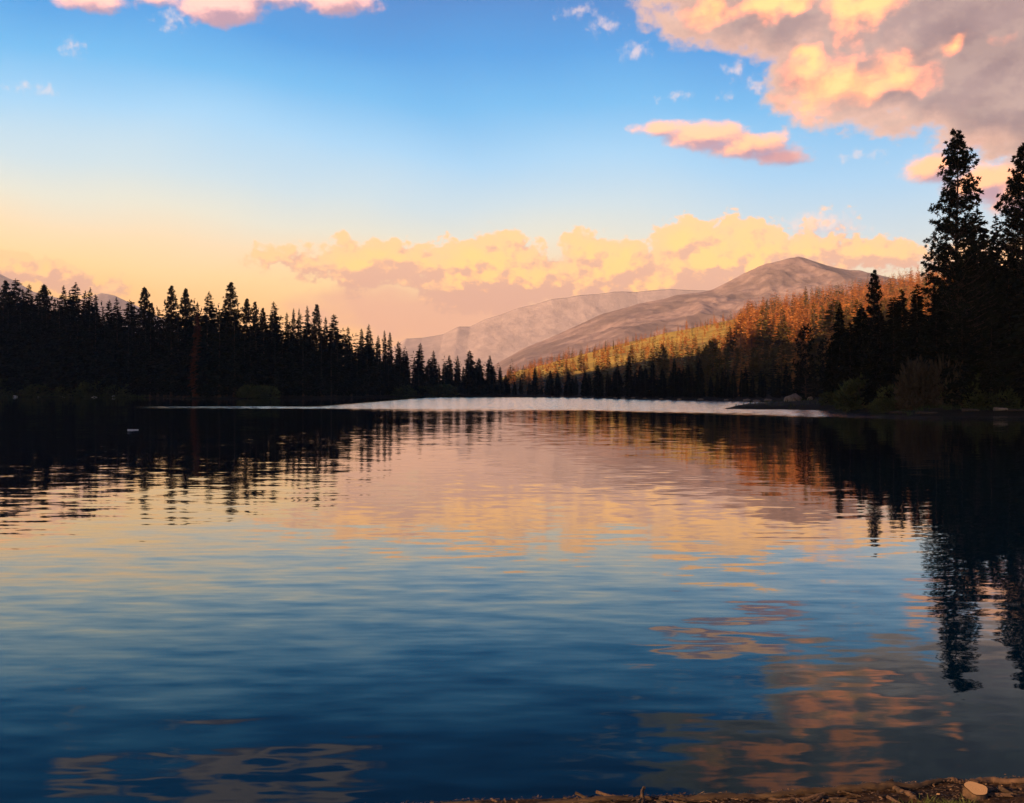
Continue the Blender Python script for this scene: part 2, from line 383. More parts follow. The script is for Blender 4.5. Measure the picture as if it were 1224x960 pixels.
# the band ruffled by a breeze between the shores
ps = N.n('ShaderNodeSeparateXYZ'); N.set(ps.inputs[0], pos)
wob = N.noise(N.v('MULTIPLY', pos, (0.012, 0.05, 1)), 1.0, 5, 0.6, '2D')
yy = N.m('ADD', ps.outputs[1], N.m('MULTIPLY', N.m('SUBTRACT', wob, 0.5), 34.0))
west = N.m('MAXIMUM', N.m('MULTIPLY_ADD', ps.outputs[0], -1.0, -10.0), 0.0)
band = N.m('MULTIPLY', N.ss(N.m('SUBTRACT', yy, N.m('ADD', N.m('MULTIPLY_ADD', west, 0.35, 110.0), N.m('MULTIPLY', N.m('MAXIMUM', N.m('SUBTRACT', ps.outputs[0], 8.0), 0.0), -1.7))), -7.0, 16.0), N.ss(ps.outputs[1], 300.0, 350.0, 1.0, 0.0))
thin = N.m('MULTIPLY', N.ss(ps.outputs[0], -24.0, -30.0), N.ss(yy, 132.0, 140.0))
band = N.m('MULTIPLY', band, N.m('SUBTRACT', 1.0, thin))
band = N.m('MULTIPLY', band, N.ss(ps.outputs[0], -60.0, -44.0))
ruf = slopes(0.5, 1.0, 1.6, 3, 0.42, (5, 2, 0))
ruf = N.v('SCALE', ruf); N.set(ruf.node.inputs['Scale'], band)
lean = N.xyz(0.0, N.m('MULTIPLY', band, -0.036), 0.0)   # wind ripples show the side that faces the near shore
sl = N.v('ADD', N.v('ADD', calm, ruf), lean)
nrm = N.v('NORMALIZE', N.v('ADD', N.v('MULTIPLY', sl, (1, 1, 0)), (0, 0, 1)))
tr_ = m.node_tree; tr_.nodes.remove(b); mo = [n_ for n_ in tr_.nodes if n_.type == 'OUTPUT_MATERIAL'][0]
fr = N.n('ShaderNodeFresnel'); fr.inputs['IOR'].default_value = 1.33; N.set(fr.inputs['Normal'], nrm)
gl = N.n('ShaderNodeBsdfGlossy'); N.set(gl.inputs['Normal'], nrm)
N.set(gl.inputs['Roughness'], N.ss(band, 0, 1, 0.02, 0.14))
refl = N.n('ShaderNodeFloatCurve'); N.set(refl.inputs['Value'], fr.outputs[0]); cu = refl.mapping.curves[0]
cu.points[0].location = (0, 0); cu.points[1].location = (1, 1)
for a_, b_ in ((.02, .008), (.13, .062), (.22, .185), (.37, .44), (.59, .71), (.8, .89)): cu.points.new(a_, b_)
refl.mapping.update()
N.set(gl.inputs['Color'], N.mix(N.ss(fr.outputs[0], 0.12, 0.42), (0.50, 0.84, 1.0, 1), (1, 1, 1, 1)))     # reflection colour tinted blue at steep angles to deepen the near water
df = N.n('ShaderNodeBsdfDiffuse'); df.inputs['Color'].default_value = (0.0, 0.008, 0.021, 1)
mx = N.n('ShaderNodeMixShader'); N.set(mx.inputs[0], refl.outputs[0]); N.set(mx.inputs[1], df.outputs[0]); N.set(mx.inputs[2], gl.outputs[0])
tr_.links.new(mx.outputs[0], mo.inputs[0])
M['water'] = m
wv = [(p[0], p[1], 0) for p in [(-300, -5), (140, -5), (140, 460), (-300, 460)]]
tag(link('lake_water', mesh_np('lake_water', wv, [(0, 1, 2, 3)], m)), kind='structure')

# ------------------------------------------------------------------ far mountains
def mountain(name, prof, Y0, depth, mat, rough, nx=560, ny=220, foot=0.0, back=1.0):
    """prof: photo (px, py) of the crest seen at distance Y0; real relief on both sides of the crest"""
    pts = [((px - CX) / F * Y0, Zof(py, Y0)) for px, py in prof]
    xs = np.array([p[0] for p in pts]); zs = np.array([p[1] for p in pts])
    gx = np.linspace(xs[0], xs[-1], nx); gy = np.linspace(Y0 - depth, Y0 + depth * back, ny)
    def fn(X, Y):
        crest = np.interp(X, xs, zs)
        q = (Y - Y0) / depth
        wx = X + 300 * (fbm(X / 900, Y / 900) - 0.5)
        rg = ridged(wx / 900 + 7, Y / 1500 + 3)
        fl = np.where(q < 0, np.clip(1 + q, 0, 1) ** 1.15, np.clip(1 - q / back, 0, 1) ** 1.3)
        z = crest * fl + rough * crest * (rg - 0.62) * 2.2 * np.clip(np.abs(q) * 5, 0.12, 1) * np.clip(fl * 2.5, 0, 1)
        sp_ = ridged((wx + 0.35 * (Y - Y0)) / 330 + 2, Y / 1900 + 9, 5, 0.6)
        z = z + rough * 0.85 * crest * (sp_ - 0.62) * np.clip(np.abs(q) * 6, 0.06, 1) * np.clip(fl * 3, 0, 1) * (q < 0)
        z = z + rough * 0.16 * crest * (ridged(X / 120, Y / 200, 4) - 0.6) * np.clip(fl * 3, 0, 1)
        return z - 12
    return tag(link(name, grid_mesh(name, gx, gy, fn, mat)), kind='structure')
def rock_mat(name, lo, hi, veg):
    m, N, b = mat_new(name); geo = N.n('ShaderNodeNewGeometry'); pos = geo.outputs['Position']
    n = N.noise(pos, 0.004, 8, 0.65); n2 = N.noise(N.v('MULTIPLY', pos, (1, 1, 0.35)), 0.018, 6, 0.7)
    c = N.mix(N.ss(n2, 0.35, 0.65), lo, hi)
    c = N.mix(N.ss(n, 0.46, 0.6, 0.0, 0.75), c, veg)
    N.set(b.inputs['Base Color'], c); b.inputs['Roughness'].default_value = 0.95; b.inputs['Specular IOR Level'].default_value = 0.1
    bp = N.n('ShaderNodeBump'); bp.inputs['Strength'].default_value = 0.5; bp.inputs['Distance'].default_value = 18
    N.set(bp.inputs['Height'], n2); N.set(b.inputs['Normal'], bp.outputs[0])
    return m
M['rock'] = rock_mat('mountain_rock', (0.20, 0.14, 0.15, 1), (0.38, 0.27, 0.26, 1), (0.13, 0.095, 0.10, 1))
M['hazed_rock'] = rock_mat('hazed_far_rock', (0.36, 0.29, 0.31, 1), (0.50, 0.40, 0.40, 1), (0.32, 0.26, 0.28, 1))  # rock colour made paler and flatter to suggest more haze
MAIN = [(455, 466), (520, 462), (560, 450), (600, 426), (625, 412), (650, 402), (690, 384), (720, 371), (750, 363), (785, 355), (820, 348), (850, 343), (880, 328), (905, 314), (925, 309), (940, 305), (952, 303),
        (965, 305), (985, 312), (1010, 317), (1040, 321), (1080, 330), (1130, 342), (1200, 352), (1290, 372), (1420, 420), (1500, 460)]
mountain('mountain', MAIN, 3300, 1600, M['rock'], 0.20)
BACK = [(390, 466), (440, 430), (470, 412), (485, 402), (505, 401), (530, 397), (548, 388), (562, 388), (580, 379), (600, 373), (618, 366), (640, 361), (660, 355), (678, 353), (695, 350), (715, 349), (735, 346), (760, 346), (800, 343), (850, 345), (900, 348), (980, 345), (1100, 380), (1250, 460)]
mountain('far_mountain', BACK, 5900, 1000, M['hazed_rock'], 0.045, ny=110, back=0.18)
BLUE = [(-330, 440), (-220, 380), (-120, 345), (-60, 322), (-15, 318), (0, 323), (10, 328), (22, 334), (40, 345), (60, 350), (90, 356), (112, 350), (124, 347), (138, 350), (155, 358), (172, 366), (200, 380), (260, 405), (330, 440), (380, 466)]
mountain('blue_ridge', BLUE, 5900, 1500, M['hazed_rock'], 0.10, nx=260, ny=80, back=0.5)

# ------------------------------------------------------------------ haze
hv = [(x, y, z) for z in (-14, 690) for y in (-1550, 7450) for x in (-5050, 5050)]
m = bpy.data.materials.new('haze_air'); m.use_nodes = True; m.node_tree.nodes.clear()
N = NT(m.node_tree); vo = N.n('ShaderNodeVolumePrincipled'); mo = N.n('ShaderNodeOutputMaterial')
vo.inputs['Color'].default_value = (0.88, 0.80, 0.84, 1); vo.inputs['Density'].default_value = 1.0e-4; vo.inputs['Anisotropy'].default_value = 0.0
m.node_tree.links.new(vo.outputs[0], mo.inputs['Volume'])
hz = link('haze', mesh_np('haze', hv, [(0, 2, 3, 1), (4, 5, 7, 6), (0, 1, 5, 4), (2, 6, 7, 3), (0, 4, 6, 2), (1, 3, 7, 5)], m))
tag(hz, kind='stuff')

# ------------------------------------------------------------------ tree meshes
def quads_to_mesh(name, V, mats, extra=None):
    """V: (n,4,3) quads; extra: (verts, faces, mat index) of a solid"""
    V = np.asarray(V, np.float32); n = len(V)
    verts = V.reshape(-1, 3); faces = np.arange(4 * n).reshape(n, 4); mi = np.zeros(n, int)
    if extra is not None:
        ev, ef = extra
        faces = np.vstack([faces, np.asarray(ef) + len(verts)]); verts = np.vstack([verts, ev]); mi = np.concatenate([mi, np.ones(len(ef), int)])
    return mesh_np(name, verts, faces, mats=mats, matidx=mi)
def tube(pts, rad, k=7):
    pts = np.asarray(pts, float); V = []; Fq = []
    for i, (p, r) in enumerate(zip(pts, rad)):
        d = pts[min(i + 1, len(pts) - 1)] - pts[max(i - 1, 0)]; d /= np.linalg.norm(d) + 1e-9
        a = np.cross(d, [0.31, 0.95, 0.05]); a /= np.linalg.norm(a) + 1e-9; bb = np.cross(d, a)
        for j in range(k):
            t = 2 * math.pi * j / k; V.append(p + r * (a * math.cos(t) + bb * math.sin(t)))
    for i in range(len(pts) - 1):
        for j in range(k):
            Fq.append((i * k + j, i * k + (j + 1) % k, (i + 1) * k + (j + 1) % k, (i + 1) * k + j))
    return np.array(V), Fq
def join(parts):
    V, Fq, o = [], [], 0
    for v, f in parts:
        V.append(v); Fq += [tuple(i + o for i in q) for q in f]; o += len(v)
    return np.vstack(V), Fq
def frond(p, d, L, w, rng, roll=None):
    """a drooping kite-shaped spray of needles from p along d"""
    d = d / (np.linalg.norm(d) + 1e-9)
    up = np.array([0, 0, 1.0]); s = np.cross(d, up); s /= np.linalg.norm(s) + 1e-9
    u = np.cross(s, d); a = rng.uniform(-1.2, 1.2) if roll is None else roll
    s = s * math.cos(a) + u * math.sin(a)
    mid = p + d * L * 0.45
    return [p, mid + s * w, p + d * L, mid - s * w]

def fir_crown(h, r, seed, levels=46, per=7, sprays=5, base=0.05, shape=0.85, rag=0.35, droop=0.35):
    rng = np.random.default_rng(seed); Q = []
    lop = rng.uniform(0, 6.28); 
    for i in range(levels):
        f = base + (1 - base) * (i / (levels - 1)) ** 0.92
        z = f * h; cone = (1 - f) ** shape
        low = min(1, 0.45 + (f - base) * 5)
        Rz = r * cone * low * rng.uniform(1 - rag, 1 + rag * 0.5) + 0.05 * r * (1 - f) + 0.012 * h * (1 - f) * 0.5 + 0.10
        n = max(3, int(per * (0.55 + 0.6 * cone)))
        for k in range(n):
            if rng.random() < 0.07: continue
            a = rng.uniform(0, 2 * math.pi); L = Rz * rng.uniform(0.62, 1.12) * (1 + 0.14 * math.cos(a - lop))
            slope = 0.55 * f - droop + rng.uniform(-0.15, 0.15)
            d = np.array([math.cos(a), math.sin(a), slope])
            p0 = np.array([0, 0, z + rng.uniform(-.3, .3) * h / levels])
            Q.append(frond(p0, d, L, 0.17 * L + 0.10, rng))
            for q in range(sprays):
                t = rng.uniform(0.25, 0.97)
                pp = p0 + d * L * t + np.array([0, 0, -0.10 * L * t * t])
                aa = a + rng.choice([-1, 1]) * rng.uniform(0.3, 1.1)
                ll = L * rng.uniform(0.22, 0.42) * (1.15 - 0.5 * t) + 0.15
                Q.append(frond(pp, np.array([math.cos(aa), math.sin(aa), slope - rng.uniform(-.15, 0.45)]), ll, ll * 0.3, rng))
    # leader
    for k in range(4):
        Q.append(frond(np.array([0, 0, h * 0.955]), np.array([rng.uniform(-.12, .12), rng.uniform(-.12, .12), 1]), h * 0.05, 0.10, rng, rng.uniform(0, 3)))
    return np.array(Q)
def fir_trunk(h, seed, k=7, rb=None):
    rng = np.random.default_rng(seed); rb = rb or 0.0125 * h
    zs = np.linspace(-0.4, h * 0.97, 8)
    return tube([(0.02 * h * 0.1 * rng.normal(), 0.02 * h * 0.1 * rng.normal(), z) for z in zs], [rb * (1 - 0.93 * i / 7) * (1.25 if i == 0 else 1) for i in range(8)], k)

def tuft(c, d, rad, rng, n):
    Q = []
    d = d / (np.linalg.norm(d) + 1e-9)
    for _ in range(n):
        v = rng.normal(size=3); v /= np.linalg.norm(v); v = v + d * 0.75 + np.array([0, 0, 0.15]); v /= np.linalg.norm(v)
        L = rad * rng.uniform(0.65, 1.15)
        s = np.cross(v, rng.normal(size=3)); s /= np.linalg.norm(s) + 1e-9
        w = rad * 0.13
        st = c + v * rad * 0.05
        Q.append([st, st + v * L * 0.55 + s * w, st + v * L, st + v * L * 0.55 - s * w])
    return Q
def pine_tree_mesh(h, seed, profile, levels=34, per=5, tr=0.42, blades=16, base=0.12, gap=0.12, lean=0.0):
    """open crowned pine: whorls of limbs that curve up, each carrying tufts of needles"""
    rng = np.random.default_rng(seed); Q = []; limbs = []
    pf, pr = zip(*profile)
    zs = np.linspace(-0.5, h * 0.985, 12)
    ax = lambda z: np.array([lean * (z / h) ** 1.5 + 0.05 * math.sin(z * 0.5 + seed), 0.05 * math.cos(z * 0.4 + seed), z])
    limbs.append(tube([ax(z) for z in zs], [0.0125 * h * (1 - 0.94 * i / 11) * (1.3 if i == 0 else 1) for i in range(12)], 9))
    for i in range(levels):
        f = base + (0.985 - base) * (i / (levels - 1)) ** 0.95
        if rng.random() < gap and f < 0.85: continue
        Rz = np.interp(f, pf, pr)
        n = max(3, int(round(per * (0.6 + 0.55 * Rz / max(pr)))))
        a0 = rng.uniform(0, 6.28)
        for k in range(n):
            a = a0 + 2 * math.pi * k / n + rng.uniform(-.45, .45)
            L = Rz * rng.uniform(0.55, 1.15)
            up0 = -0.25 + 0.55 * f + rng.uniform(-.12, .12); cur = 0.35
            z0 = f * h + rng.uniform(-.4, .4) * h / levels
            o = ax(z0); dirh = np.array([math.cos(a), math.sin(a), 0])
            bp = lambda t: o + dirh * L * t + np.array([0, 0, L * (up0 * t + cur * t * t)])
            limbs.append(tube([bp(0), bp(.5), bp(1)], [0.018 * L + 0.02, 0.012 * L + 0.012, 0.008], 4))
            nt = 3 + int(L / 0.42)
            for q in range(nt):
                t = 1.0 if q == 0 else rng.uniform(0.3, 1.0)
                side = np.array([-math.sin(a), math.cos(a), 0]) * rng.normal() * 0.22 * L * (0 if q == 0 else t) + np.array([0, 0, rng.uniform(-.05, .25)])
                c = bp(t) + side
                if q: limbs.append(tube([bp(max(0.1, t - 0.2)), c], [0.012, 0.006], 3))
                Q += tuft(c, np.array([dirh[0], dirh[1], 0.5 + 0.4 * rng.random()]), tr * rng.uniform(0.7, 1.15), rng, blades)
    Q += tuft(ax(h * 0.985), np.array([0, 0, 1.0]), tr * 0.8, rng, blades)
    return np.array(Q), join(limbs)

FIRV = []                                    # generic dark firs: (crown mesh, trunk mesh, height, radius)
specs = [(30, 3.9, .55, .32), (30, 3.2, .5, .4), (30, 4.5, .52, .34), (30, 3.6, .6, .42), (30, 4.9, .5, .3), (30, 2.8, .5, .36)]
for i, (h, r, shp, rg) in enumerate(specs):
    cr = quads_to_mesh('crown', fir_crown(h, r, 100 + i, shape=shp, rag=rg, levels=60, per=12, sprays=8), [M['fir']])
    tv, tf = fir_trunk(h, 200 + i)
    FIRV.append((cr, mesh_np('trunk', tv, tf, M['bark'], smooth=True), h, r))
def recolour(me, mat):
    c = me.copy(); c.materials.clear(); c.materials.append(mat); return c
RUSTC = recolour(FIRV[1][0], M['rustshade'])
mid_prof = [(0.1, 2.0), (0.25, 3.6), (0.5, 3.0), (0.72, 2.2), (0.86, 1.35), (0.95, 0.6), (1.0, 0.1)]
PINEV = []
for i in range(3):
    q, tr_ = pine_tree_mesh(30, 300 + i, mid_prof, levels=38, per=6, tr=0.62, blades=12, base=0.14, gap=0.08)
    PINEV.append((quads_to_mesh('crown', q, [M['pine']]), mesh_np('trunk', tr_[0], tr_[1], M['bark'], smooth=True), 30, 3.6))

def put_tree(name, v, x, y, h, wid=1.0, label=None, cat='tree', group=None, crown=None, sink=0.15):
    k = h / v[2]
    t = bpy.data.objects.new(name, None); COL.objects.link(t)
    t.empty_display_size = 0.5
    t.location = (x, y, H(x, y) - sink); t.rotation_euler = (0, 0, random.uniform(0, 6.28))
    t.scale = (k * wid, k * wid, k)
    tag(t, label, cat, group)
    link('trunk', v[1], t); link('crown', crown or v[0], t)
    return t
def put_px(name, v, px, py_top, Y, **kw):
    """tree whose tip stands at photo pixel (px, py_top) when rooted at distance Y"""
    x = (px - CX) / F * Y; g = H(x, Y)
    return put_tree(name, v, x, Y, max(2.0, Zof(py_top, Y) - g + 0.15), **kw)
def shoreY(px):
    """distance along the bearing of px to the far edge of the lake"""
    ys = np.arange(150, 460, 1.0); xs = (px - CX) / F * ys
    d = lake_dist(xs, ys); k = np.where(d < 0)[0]
    return float(ys[k[-1]]) if len(k) else 300.0

# ------------------------------------------------------------------ left forest: the trees on the skyline, one by one (px, py of the tip, look, kind, width)
ORD = ['first', 'second', 'third', 'fourth', 'fifth', 'sixth', 'seventh', 'eighth', 'ninth', 'tenth', 'eleventh', 'twelfth', 'thirteenth', 'fourteenth', 'fifteenth', 'sixteenth']
SKY_L = [(-6, 338, 'f', 1.1), (7, 337, 'p', 1.0), (19, 334, 'f', 1.15), (27, 346, 'f', .9), (35, 340, 'f', .95), (46, 349, 'f', 1), (53, 342, 'p', 1.1), (65, 358, 'f', .7), (76, 342, 'f', 1.05),
         (83, 348, 'f', .9), (90.5, 338, 'f', 1.15), (102, 348, 'f', .95), (108, 344, 'f', .7), (114, 352, 'f', 1), (123, 367, 'f', .6), (131, 359, 'f', .9), (139, 356, 'f', 1), (155, 359, 'f', 1.1),
         (173, 345, 'p', 1), (181, 363, 'p', .8), (190, 370, 'f', .7), (205, 343, 'p', .95), (222, 346, 'p', .95), (236, 361, 'f', .6), (250, 349, 'f', 1.05), (276, 339, 'p', 1.1), (267, 364, 'f', .8),
         (295, 358, 'p', 1), (305, 362, 'p', .7), (314, 369, 'p', .8), (327, 361, 'f', 1.1), (343, 374, 'f', .7), (351, 369, 'f', .6), (357.5, 369, 'f', .6), (367, 366, 'f', .8), (378.5, 365, 'p', .9),
         (389, 379, 'f', .6), (399, 376, 'f', 1.15), (416, 391, 'f', .9), (432, 393, 'f', .95), (441, 388, 'f', 1.1), (452, 401, 'f', .8), (459.5, 395, 'f', .7), (466, 397, 'f', .9), (476, 408, 'f', 1),
         (486, 420, 'f', .9), (502.5, 410, 'f', 1.2), (518, 419, 'f', 1.25), (537, 425, 'f', 1.1), (547, 425, 'f', 1.1), (561, 419, 'f', 1.2), (572.5, 428, 'f', 1.1), (585.5, 425, 'f', 1.1)]
SKY_L.sort()
def words(kind, w): 
    if kind == 'p': return 'tufted dark pine'
    return 'slim dark fir' if w < .85 else ('broad dark fir' if w > 1.08 else 'pointed dark fir')
tall_i = [i for i, s in enumerate(SKY_L) if s[0] == 276][0]; rust_px = 229
last = len(SKY_L) - 1
for i, (px, py, kd, w) in enumerate(SKY_L):
    if i == tall_i: lab = 'tallest tufted pine standing above the middle of the left forest, bristly against yellow sky'
    elif px < 120:
        k = i; lab = f'{words(kd, w)} on the left forest skyline, {ORD[k]} tip in from the left edge' if k < 16 else ''
    elif px < 229:
        near = [s for s in SKY_L if 120 <= s[0] < 229]; k = len(near) - 1 - near.index(SKY_L[i])
        lab = f'{words(kd, w)} on the skyline, {ORD[k]} tip left of the rust brown tree'
    elif px < 276:
        near = [s for s in SKY_L if 229 <= s[0] < 276]; k = len(near) - 1 - near.index(SKY_L[i])
        lab = f'{words(kd, w)} on the skyline, {ORD[k]} tip left of the tallest pine'
    elif px < 425:
        lab = f'{words(kd, w)} on the skyline, {ORD[i - tall_i - 1]} tip right of the tallest pine'
    else:
        lab = f'{words(kd, w)} at the tapering forest end, {ORD[last - i]} tip back from its right end'
    Y = shoreY(px) + 10 + random.uniform(0, 16) if px < 480 else shoreY(px) + 6 + random.uniform(0, 6)
    V = PINEV[random.randrange(3)] if kd == 'p' else FIRV[random.choice([0, 1, 3, 5] if w < 1.05 else [0, 2, 3, 4])]
    base_r = V[3] / V[2]
    put_px('pine_tree' if kd == 'p' else 'fir_tree', V, px, py, Y, wid=w * (1.0 if kd == 'p' else 1.05), label=lab, group='conifers of the left forest skyline')
# rust brown dead fir inside the forest
put_px('dead_fir_tree', FIRV[1], 236, 376, shoreY(236) + 2, wid=0.9, crown=RUSTC, label='rust brown dead fir standing in front of the black left forest')
# the solid mass behind and below the skyline
sk = sorted((s[0], s[1]) for s in SKY_L); skx = [s[0] for s in sk]
env_py = [np.median([b for a, b in sk if abs(a - x) < 26]) for x in skx]
n_fill = 0
INNER = []
for px in np.arange(-40, 600, 7.4):
    for row in range(2):
        p = px + random.uniform(-2.5, 2.5); sY = shoreY(p)
        Y = sY + (3.5 + random.uniform(0, 4) if row == 0 else 22 + random.uniform(0, 18))
        if p > 480: Y = sY + (3 if row == 0 else 9) + random.uniform(0, 3)
        top = np.interp(p, skx, env_py) + (random.uniform(12, 32) if row == 0 else random.uniform(5, 15)) * (0.62 if p > 480 else 1)
        if top > 462: continue
        V = FIRV[random.randrange(6)]
        front = row == 0
        if not front:
            x = (p - CX) / F * Y; g = H(x, Y); INNER.append((Y, x, g, Zof(top, Y) - g)); continue
        put_px('fir_tree', V, p, top, Y, wid=random.uniform(1.15, 1.5),
               label='dark fir in the front rank of the left forest, merged into its black mass' if front else 'dark fir deep inside the left forest, its outline lost between its neighbours',
               group='front rank of the left forest' if front else 'inner trees of the left forest')
        n_fill += 1

# ------------------------------------------------------------------ far shore and lower hill: shaded trees along the water
FAR = [(604, 448, 'f', 1.25), (615, 456, 'f', .8), (622, 452, 'p', .9), (639, 440, 'f', 1.35), (658, 443, 'f', 1.2), (666, 445, 'f', 1), (679, 440, 'f', 1.15), (699, 441, 'f', 1.1),
       (715, 436, 'f', 1.2), (726, 444, 'f', .9), (738, 436, 'f', 1.2), (752, 425, 'f', 1.1), (766, 436, 'f', 1.2), (780, 430, 'f', 1.0), (792, 440, 'f', 1.2), (806, 428, 'f', 1.0), (822, 436, 'f', 1.1), (836, 428, 'f', 1)]
for i, (px, py, kd, w) in enumerate(FAR):
    V = PINEV[0] if kd == 'p' else FIRV[random.choice([0, 2, 4])]
    lab = 'small lone dark fir standing in the gap between the two wooded shores' if i == 0 else f'{words(kd, w)} by the far shore, {ORD[i-1] if i < 17 else "last"} right of the lone fir at the gap'
    put_px('fir_tree' if kd == 'f' else 'pine_tree', V, px, py, shoreY(px) + 5, wid=w, label=lab, group='shaded conifers along the far shore')
for px in np.arange(608, 985, 7.5):
    p = px + random.uniform(-2, 2); sY = shoreY(p)
    for row in range(2):
        Y = sY + (5 if row == 0 else 22) + random.uniform(0, 8)
        top = np.interp(p, [600, 650, 700, 760, 860, 960], [462, 455, 450, 446, 446, 440]) + random.uniform(-7, 7) - row * 8
        if row:
            x = (p - CX) / F * Y; g = H(x, Y); INNER.append((Y, x, g, Zof(top, Y) - g)); continue
        put_px('fir_tree', FIRV[random.randrange(6)], p, top, Y, wid=random.uniform(1.1, 1.5), label='small dark fir in the shaded fringe along the far shore, merged with its neighbours', group='shaded fringe of the far shore')

# ------------------------------------------------------------------ sunlit hill
HILLV = []
for i, (h, r, shp) in enumerate([(22, 3.3, .5), (22, 2.7, .5), (22, 3.9, .48), (22, 3.0, .6)]):
    q = fir_crown(h, r, 500 + i, levels=34, per=9, sprays=5, shape=shp, rag=.32)
    tv, tf = fir_trunk(h, 600 + i, 5)
    HILLV.append(quads_to_mesh('hillside_fir', q, [M['hillfir'], M['bark']], (tv, tf)))
DEADV = []
for i, (h, r, shp, pr) in enumerate([(22, 2.8, .5, 7), (22, 2.3, .5, 6), (22, 3.2, .45, 7), (22, 1.7, .5, 6)]):
    q = fir_crown(h, r, 700 + i, levels=32, per=pr + 2, sprays=5, shape=shp, rag=.36)
    tv, tf = fir_trunk(h, 800 + i, 5)
    DEADV.append(quads_to_mesh('dead_fir', q, [M['hilldead'], M['snag']], (tv, tf)))
pts = []
rr = random.Random(11); rn = np.random.default_rng(11)
NC = 30000
Yc = rn.uniform(235, 900, NC); pc = rn.uniform(606, 1190, NC); xc = (pc - CX) / F * Yc
gc = height(xc, Yc); dc = lake_dist(xc, Yc)
fa = fbm(xc / 34.0, Yc / 60.0); fd = fbm(xc / 55.0 + 9, Yc / 80.0)
THR = [[600, 650, 700, 760, 820, 870, 900, 930], [462, 456, 446, 434, 422, 392, 340, 300]]
cell = set()
for Y, px, x, g, d_, pa, pd in zip(Yc, pc, xc, gc, dc, fa, fd):
    if x < -5 or d_ < 8: continue
    hh = rr.uniform(12, 25) * (0.74 if Y > 560 else 0.9)
    top = HY - (g + hh - EYE) / Y * F
    if top < np.interp(px, *THR):
        if rr.random() > (0.03 if pa < 0.55 else 0.16): continue
        hh *= rr.uniform(.35, .6)
    lim = np.interp(px, [860, 900, 985, 1000], [416, 414, 404, 300])
    if Y < 425 and px > 860 and top < lim:
        hh = (HY - lim) * Y / F + EYE - g
        if hh < 5: continue
    key = (int(x // 6.4), int(Y // 9.0))
    if key in cell: continue
    cell.add(key)
    dead = rr.random() < (0.28 + 0.5 * float(sstep(380, 500, Y))) * (0.5 + 1.0 * pd)
    pts.append((Y, x, g, hh, dead, px))
pts.sort(key=lambda p: p[0] / p[3])
alive = [p for p in pts if not p[4]]; dead = [p for p in pts if p[4]]
def hill_tree(name, V, p, label, group):
    Y, x, g, hh, *_ = p
    k = hh / 22.0; o = link(name, V, None, (x, Y, g - .2), rr.uniform(0, 6.28), (k * rr.uniform(1.15, 1.7), k * rr.uniform(1.15, 1.7), k))
    return tag(o, label, 'tree', group)
NIND = 250
def zone(p): 
    if p[0] < 430: return 'low on the hill above the shaded shore'
    return 'partway up the sunlit hillside'
for p in alive[:NIND]:
    hill_tree('hillside_fir', rr.choice(HILLV), p, f'olive green fir {zone(p)}, in a dense stand', 'olive firs ' + zone(p))
for p in dead[:NIND]:
    hill_tree('dead_fir', rr.choice(DEADV), p, f'rust orange dead fir {zone(p)}, among green firs', 'dead firs ' + zone(p))
def stuff_trees(name, plist, mats, seed, dead_, lab=None):
    Q = []
    r_ = np.random.default_rng(seed)
    protos = [fir_crown(22, rr_, seed + j, levels=17, per=6, sprays=3, shape=.5, rag=.45) for j, rr_ in enumerate((3.2, 2.6, 3.7, 3.0))]
    for p in plist:
        Y, x, g, hh, *_ = p
        q = protos[r_.integers(4)].copy(); k = hh / 22; a = r_.uniform(0, 6.28)
        ca, sa = math.cos(a) * k * 1.45, math.sin(a) * k * 1.45
        X = q[..., 0] * ca - q[..., 1] * sa + x; Yy = q[..., 0] * sa + q[..., 1] * ca + Y; Z = q[..., 2] * k + g - .2
        Q.append(np.stack([X, Yy, Z], -1))
    if Q:
        tag(link(name, quads_to_mesh(name, np.concatenate(Q), mats)), lab or 'distant forest of small conifers on the upper hillside' if not dead_ else 'distant rust coloured dead conifers on the upper hillside', 'forest', kind='stuff')
stuff_trees('hillside_forest', alive[NIND:], [M['hillfir']], 900, False)
stuff_trees('shore_forest', INNER, [M['fir']], 970, False, 'dark inner firs of the shaded shore woods, behind their front rank')
stuff_trees('dead_hillside_forest', dead[NIND:], [M['hilldead']], 950, True)
print('HILL', len(alive), len(dead), 'FILL', n_fill)
def hill_special(px, py, Y, V, wid, name, label):
    x = (px - CX) / F * Y; g = H(x, Y); h = max(4, Zof(py, Y) - g)
    tag(link(name, V, None, (x, Y, g - .2), 1.0, (h / 22 * wid, h / 22 * wid, h / 22)), label, 'tree')
hill_special(900, 362, 800, HILLV[1], .7, 'hillside_fir', 'slim pole like tree standing alone above the hill crest')
hill_special(917, 357, 790, HILLV[2], 1.1, 'hillside_fir', 'broad olive fir on the crest beside the slim pole like tree')
hill_special(724, 406, 780, HILLV[3], .8, 'hillside_fir', 'left one of two small dark firs on the bare meadow crest')
hill_special(733, 405, 780, HILLV[1], .8, 'hillside_fir', 'right one of two small dark firs on the bare meadow crest')
hill_special(793, 408, 620, HILLV[0], .9, 'hillside_fir', 'dark fir standing by itself on the golden meadow slope')
hill_special(963, 342, 700, HILLV[1], 1.0, 'hillside_fir', 'tall narrow fir on the crest below the mountain peak')

